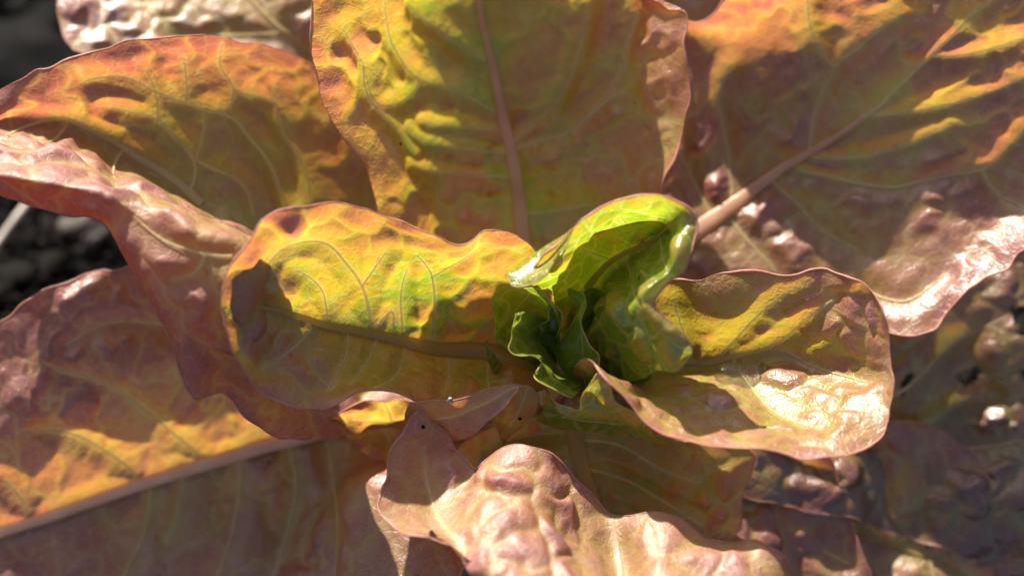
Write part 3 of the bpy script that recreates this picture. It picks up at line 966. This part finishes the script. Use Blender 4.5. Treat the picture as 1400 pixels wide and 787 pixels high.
# pale lip folded outwards at its left end
leaf(plant, [
    [(687, 377, .2), (692, 373, .25), (695, 371, .2), (699, 368, .1)],
    [(697, 388, .4), (706, 376, .4), (713, 365, .3), (721, 353, 0)],
    [(724, 390, .6), (731, 374, .6), (737, 357, .4), (743, 338, .1)],
    [(748, 378, .75), (752, 362, .75), (758, 343, .65), (766, 324, .4)],
    [(760, 356, .75), (766, 345, .8), (775, 328, .8), (785, 311, .75)]],
    M_HEART, cells=.005, amp=.0005, ruffle=.0003, edge=EDGEG, edge_r=.0002, seed=125, step=.0004, free='UB', even=.1, veins=[([(762, 340), (735, 362), (705, 378)], .5)],
    label='pale green lip folded out from the heart leaf')

# core leaves
leaf(plant, [
    [(735, 505, -2.6), (748, 500, -2.7), (758, 497, -2.7), (768, 490, -2.6)],
    [(684, 470, -1.3), (705, 470, -1.9), (735, 465, -2.3), (764, 478, -1.6)],
    [(675, 440, -.8), (698, 435, -1.4), (735, 430, -1.9), (768, 448, -.9)],
    [(670, 408, -.5), (694, 402, -.9), (730, 408, -1.2), (757, 420, -.5)],
    [(686, 388, -.4), (702, 390, -.6), (722, 393, -.6), (742, 405, -.4)]],
    M_CORE, cells=.006, amp=.0007, ruffle=.0007, rfreq=170, edge=EDGEG, edge_r=.00016, seed=116, step=.0004,
    label='dark green inner core leaf with rolled rim')
leaf(plant, [
    [(755, 440, -1.4), (752, 455, -1.8), (750, 475, -2.2), (758, 495, -2.4), (775, 515, -2.4), (790, 525, -2.3)],
    [(732, 428, -.9), (734, 445, -1.2), (735, 460, -1.5), (748, 485, -1.8), (756, 505, -1.8), (786, 530, -1.6)],
    [(718, 425, -.5), (716, 440, -.7), (712, 462, -.8), (728, 476, -1.0), (742, 500, -.9), (775, 532, -.9)],
    [(710, 428, -.2), (706, 442, -.2), (695, 470, -.1), (713, 488, -.1), (738, 490, -.3), (733, 511, -.1)],
    [(711, 429, -.2), (702, 448, -.1), (694, 474, 0), (710, 489, 0), (739, 492, -.2), (731, 511, 0)]],
    M_CORE, cells=.006, amp=.0006, ruffle=.0007, rfreq=170, edge=EDGEG, edge_r=.00018, seed=117, step=.0004, free='T',
    label='crinkled green core leaf in the middle of the heart')
leaf(plant, [
    [(732, 509, -.2), (738, 512, -.5), (752, 505, -1.2)],
    [(738, 519, 0), (748, 518, -.4), (765, 512, -1.2)],
    [(748, 527, .05), (760, 522, -.4), (775, 516, -1.2)],
    [(768, 538, 0), (775, 530, -.5), (785, 520, -1.2)],
    [(788, 543, -.1), (792, 535, -.6), (795, 525, -1.2)]],
    M_CORE, cells=.006, amp=.0004, ruffle=.0007, rfreq=170, edge=EDGEG, edge_r=.00018, seed=118, step=.0004, free='U',
    label='narrow green core leaf lip')
leaf(plant, [
    [(780, 545, -2.3), (790, 546, -2.1), (800, 545, -1.9)],
    [(784, 520, -1.6), (800, 523, -1.0), (814, 514, -.2)],
    [(768, 500, -1.5), (792, 503, -.8), (816, 498, 0)],
    [(762, 476, -1.4), (785, 478, -.7), (809, 474, -.1)],
    [(774, 454, -1.2), (786, 454, -.7), (797, 454, -.2)],
    [(784, 432, -.9), (788, 433, -.6), (792, 434, -.3)],
    [(778, 412, -.8), (794, 412, -.6), (807, 419, -.4)],
    [(775, 395, -.6), (786, 395, -.5), (797, 400, -.5)]],
    M_CORE, cells=.006, amp=.0007, ruffle=.0007, rfreq=170, edge=EDGEG, edge_r=.00018, seed=119, step=.0004, veins=[([(795, 530), (790, 490), (788, 455)], .6)],
    label='upright twisted green core leaf')
leaf(plant, [
    [(805, 530, -2.8), (820, 535, -2.9), (835, 538, -2.9), (850, 540, -2.8)],
    [(822, 500, -2.0), (845, 505, -1.7), (870, 510, -1.7), (890, 515, -2.0)],
    [(822, 470, -2.0), (848, 475, -1.4), (875, 480, -1.4), (897, 490, -1.8)],
    [(830, 440, -2.4), (850, 445, -2.1), (872, 450, -2.0), (890, 460, -2.2)]],
    M_CORE, cells=.007, amp=.0012, edge=EDGEG, edge_r=.00015, seed=120, step=.0005, label='dark green bulging leaf inside the heart')
leaf(plant, [
    [(690, 500, -2.4), (686, 505, -2.4), (682, 510, -2.4)],
    [(672, 480, -1.8), (668, 488, -1.8), (668, 496, -1.8)],
    [(666, 462, -1.6), (668, 470, -1.6), (678, 474, -1.6)]],
    M_CORE, cells=.005, amp=.0004, edge=EDGEG, edge_r=.00015, seed=121, step=.0005, label='tiny green leaf tip beside the core')

leaf(plant, [
    [(752, 500, -2.6), (758, 502, -2.6), (764, 500, -2.6)],
    [(742, 470, -1.6), (752, 474, -1.8), (762, 478, -1.6)],
    [(740, 448, -1.0), (752, 452, -1.4), (766, 456, -1.0)],
    [(748, 430, -.7), (757, 433, -1.0), (770, 440, -.7)],
    [(752, 420, -.6), (762, 424, -.8), (772, 432, -.6)]],
    M_CORE, cells=.004, amp=.0007, ruffle=.0009, rfreq=200, edge=EDGEG, edge_r=.00016, seed=127, step=.0004, label='small frilled leaf deep in the heart')
leaf(plant, [
    [(800, 480, -2.8), (808, 480, -2.8), (816, 480, -2.8)],
    [(792, 440, -1.9), (806, 438, -2.1), (822, 440, -1.9)],
    [(796, 412, -1.4), (808, 408, -1.7), (824, 414, -1.4)],
    [(800, 396, -1.2), (812, 392, -1.4), (826, 400, -1.2)]],
    M_CORE, cells=.004, amp=.0007, ruffle=.0009, rfreq=200, edge=EDGEG, edge_r=.00016, seed=128, step=.0004, label='dark frilled leaf against the heart wall')

# old dark leaves low on the right
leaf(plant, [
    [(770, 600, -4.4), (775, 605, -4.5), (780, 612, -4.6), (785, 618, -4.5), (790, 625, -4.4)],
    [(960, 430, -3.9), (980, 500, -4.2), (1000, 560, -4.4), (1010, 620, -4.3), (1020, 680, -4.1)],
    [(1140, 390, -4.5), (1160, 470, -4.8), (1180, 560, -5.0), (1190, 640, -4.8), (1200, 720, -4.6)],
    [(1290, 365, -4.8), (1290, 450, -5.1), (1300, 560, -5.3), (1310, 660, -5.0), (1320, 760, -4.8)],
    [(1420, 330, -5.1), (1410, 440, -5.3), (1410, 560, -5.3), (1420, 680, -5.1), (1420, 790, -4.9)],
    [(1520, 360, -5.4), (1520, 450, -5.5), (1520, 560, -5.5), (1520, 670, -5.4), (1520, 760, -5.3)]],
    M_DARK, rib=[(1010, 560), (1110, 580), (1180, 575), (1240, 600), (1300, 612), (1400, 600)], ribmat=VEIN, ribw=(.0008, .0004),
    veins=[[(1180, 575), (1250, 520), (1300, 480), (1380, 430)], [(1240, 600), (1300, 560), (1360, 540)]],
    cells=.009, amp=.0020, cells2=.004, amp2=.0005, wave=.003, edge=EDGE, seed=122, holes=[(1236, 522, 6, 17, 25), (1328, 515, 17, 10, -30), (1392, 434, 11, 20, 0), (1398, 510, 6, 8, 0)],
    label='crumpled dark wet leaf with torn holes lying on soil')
leaf(plant, [
    [(768, 605, -4.3), (772, 612, -4.4), (776, 620, -4.5), (780, 626, -4.4), (784, 632, -4.3)],
    [(960, 590, -3.8), (980, 610, -4.0), (990, 640, -4.1), (990, 680, -4.0), (990, 720, -3.8)],
    [(1130, 570, -4.4), (1140, 610, -4.7), (1140, 670, -4.8), (1120, 740, -4.7), (1110, 820, -4.5)],
    [(1260, 580, -4.7), (1250, 640, -4.9), (1240, 720, -5.0), (1220, 800, -4.9), (1190, 880, -4.7)],
    [(1335, 625, -4.8), (1330, 690, -5.0), (1320, 780, -5.0), (1290, 860, -4.9), (1270, 930, -4.8)],
    [(1368, 690, -4.9), (1378, 740, -5.0), (1375, 810, -5.0), (1360, 880, -4.9), (1340, 930, -4.8)]],
    M_DARK2, rib=[(990, 640), (1090, 650), (1140, 672), (1200, 735), (1270, 760), (1340, 800)], ribmat=RIBG, ribw=(.0012, .0006),
    veins=[([(1190, 722), (1210, 660), (1190, 620), (1150, 600)], 1.0), ([(1230, 742), (1290, 700), (1340, 690)], 1.0), ([(1270, 760), (1275, 800), (1265, 830)], 1.2),
           [(1140, 672), (1120, 640), (1115, 600)]],
    cells=.009, amp=.0019, amp2=.0005, wave=.002, edge=EDGE, seed=123, holes=[(1268, 745, 4, 6, 30)], label='brown wet leaf with olive midrib lying low')
leaf(plant, [
    [(766, 610, -4.2), (770, 618, -4.3), (774, 626, -4.4), (776, 632, -4.3), (778, 640, -4.2)],
    [(920, 600, -3.6), (930, 640, -3.9), (930, 690, -4.0), (920, 740, -3.8), (910, 780, -3.6)],
    [(1060, 590, -4.2), (1050, 650, -4.5), (1040, 720, -4.6), (1020, 790, -4.5), (1000, 850, -4.3)],
    [(1120, 600, -4.2), (1110, 660, -4.4), (1110, 735, -4.5), (1090, 810, -4.4), (1070, 880, -4.2)],
    [(1143, 645, -4.1), (1152, 700, -4.2), (1180, 755, -4.2), (1190, 810, -4.2), (1180, 880, -4.1)]],
    M_DARK2, rib=[(930, 680), (1000, 700), (1060, 725), (1110, 745), (1160, 770)], ribmat=VEIN, ribw=(.0010, .0005),
    veins=[[(1060, 725), (1075, 680), (1110, 650)], [(1075, 735), (1080, 790), (1060, 830)]],
    cells=.009, amp=.0015, amp2=.0003, wave=.0015, edge=EDGE, seed=124, label='wine red and olive leaf low beside the brown one')

# ---------------------------------------------------------------- water and grit on the leaves
bpy.context.view_layer.update()
DG = bpy.context.evaluated_depsgraph_get()


def touch(px, py):
    d = (P(px, py, 0) - CAM).normalized()
    ok, loc, nr, i, o, m = sc.ray_cast(DG, CAM, d)
    if nr.dot(d) > 0:
        nr = -nr
    return loc, nr


WATER, nt, ns, ls = nodes('clear_water')
gl = ns.new('ShaderNodeBsdfPrincipled')
gl.inputs['Base Color'].default_value = (.97, .98, .98, 1)
gl.inputs['Roughness'].default_value = .03
gl.inputs['IOR'].default_value = 1.33
gl.inputs['Transmission Weight'].default_value = 1
ls.new(gl.outputs[0], ns.new('ShaderNodeOutputMaterial').inputs[0])
hits = [touch(x, y)[0] for x, y in ((990, 512), (1020, 500), (1050, 512), (1010, 530))]
c = sum(hits, Vector()) / 4
c.z += .0012
vs, fs = [], []
rings, seg = 7, 28
for r in range(rings + 1):
    for k in range(seg):
        t = k * 2 * math.pi / seg
        rad = (1 + .18 * math.sin(2 * t + 1) + .10 * math.sin(3 * t) + .06 * math.sin(5 * t + 2)) * r / rings
        vs.append((c.x + .0066 * rad * math.cos(t), c.y + .0046 * rad * math.sin(t), c.z - .0016 * max(0, r / rings - .75) ** 2 * 16))
for r in range(rings):
    for k in range(seg):
        fs.append((r * seg + k, r * seg + (k + 1) % seg, (r + 1) * seg + (k + 1) % seg, (r + 1) * seg + k))
nb = len(vs)
for k in range(seg):
    x, y, z = vs[rings * seg + k]
    vs.append((c.x + (x - c.x) * .6, c.y + (y - c.y) * .6, c.z - .006))
for k in range(seg):
    fs.append((rings * seg + k, rings * seg + (k + 1) % seg, nb + (k + 1) % seg, nb + k))
fs.append(tuple(nb + k for k in range(seg)))
w = link('water_pool', vs, [f[::-1] for f in fs], WATER)
w['label'] = 'small clear pool of water resting in the cupped tan leaf'
w['category'] = 'water'

GRIT = soil_material('grit_black', (.004, .004, .004), (.02, .018, .016), 900)
WHITE = soil_material('grit_white', (.5, .48, .42), (.7, .68, .62), 900, .5)
grit = [clod_mesh('soil_speck', 80 + i, GRIT, 1, .3) for i in range(3)]
wg = clod_mesh('sand_grain', 90, WHITE, 2, .15)
for i, (x, y, r, sx, lab) in enumerate((
        (547, 197, .00042, 1, 'black soil speck on the gold flap of the upright leaf'),
        (531, 168, .0002, 1, 'minute black speck on a vein of the gold flap'),
        (874, 380, .00022, 4.2, 'thin dark splinter stuck on the bright green heart leaf'),
        (711, 571, .0005, 1.3, 'black soil speck below the small rounded olive leaf'),
        (677, 497, .00026, 1, 'tiny black speck on the green rolls beside the heart'),
        (368, 632, .0004, 1, 'black soil speck just under the tan midrib'),
        (868, 141, .0003, 1, 'black speck on the right half of the upright leaf'),
        (578, 583, .0005, 1, 'brown speck near the tip of the rosy leaf'))):
    p, nrm = touch(x, y)
    o = bpy.data.objects.new('soil_speck', grit[i % 3])
    COL.objects.link(o)
    o.location = p + nrm * r * .3
    o.scale = (r, r * sx, r)
    o.rotation_euler = (1.0 if sx > 2 else 0, 0, i * .9 if sx < 2 else .1)
    o['label'] = lab
    o['category'] = 'speck'
    o['group'] = 'dark specks on the lettuce'
p, nrm = touch(616, 547)
o = bpy.data.objects.new('sand_grain', wg)
COL.objects.link(o)
o.location = p + nrm * .0004
o.scale = (.0006, .0005, .0009)
o['label'] = 'white sand grain beside the small pointed pink leaf'
o['category'] = 'sand grain'
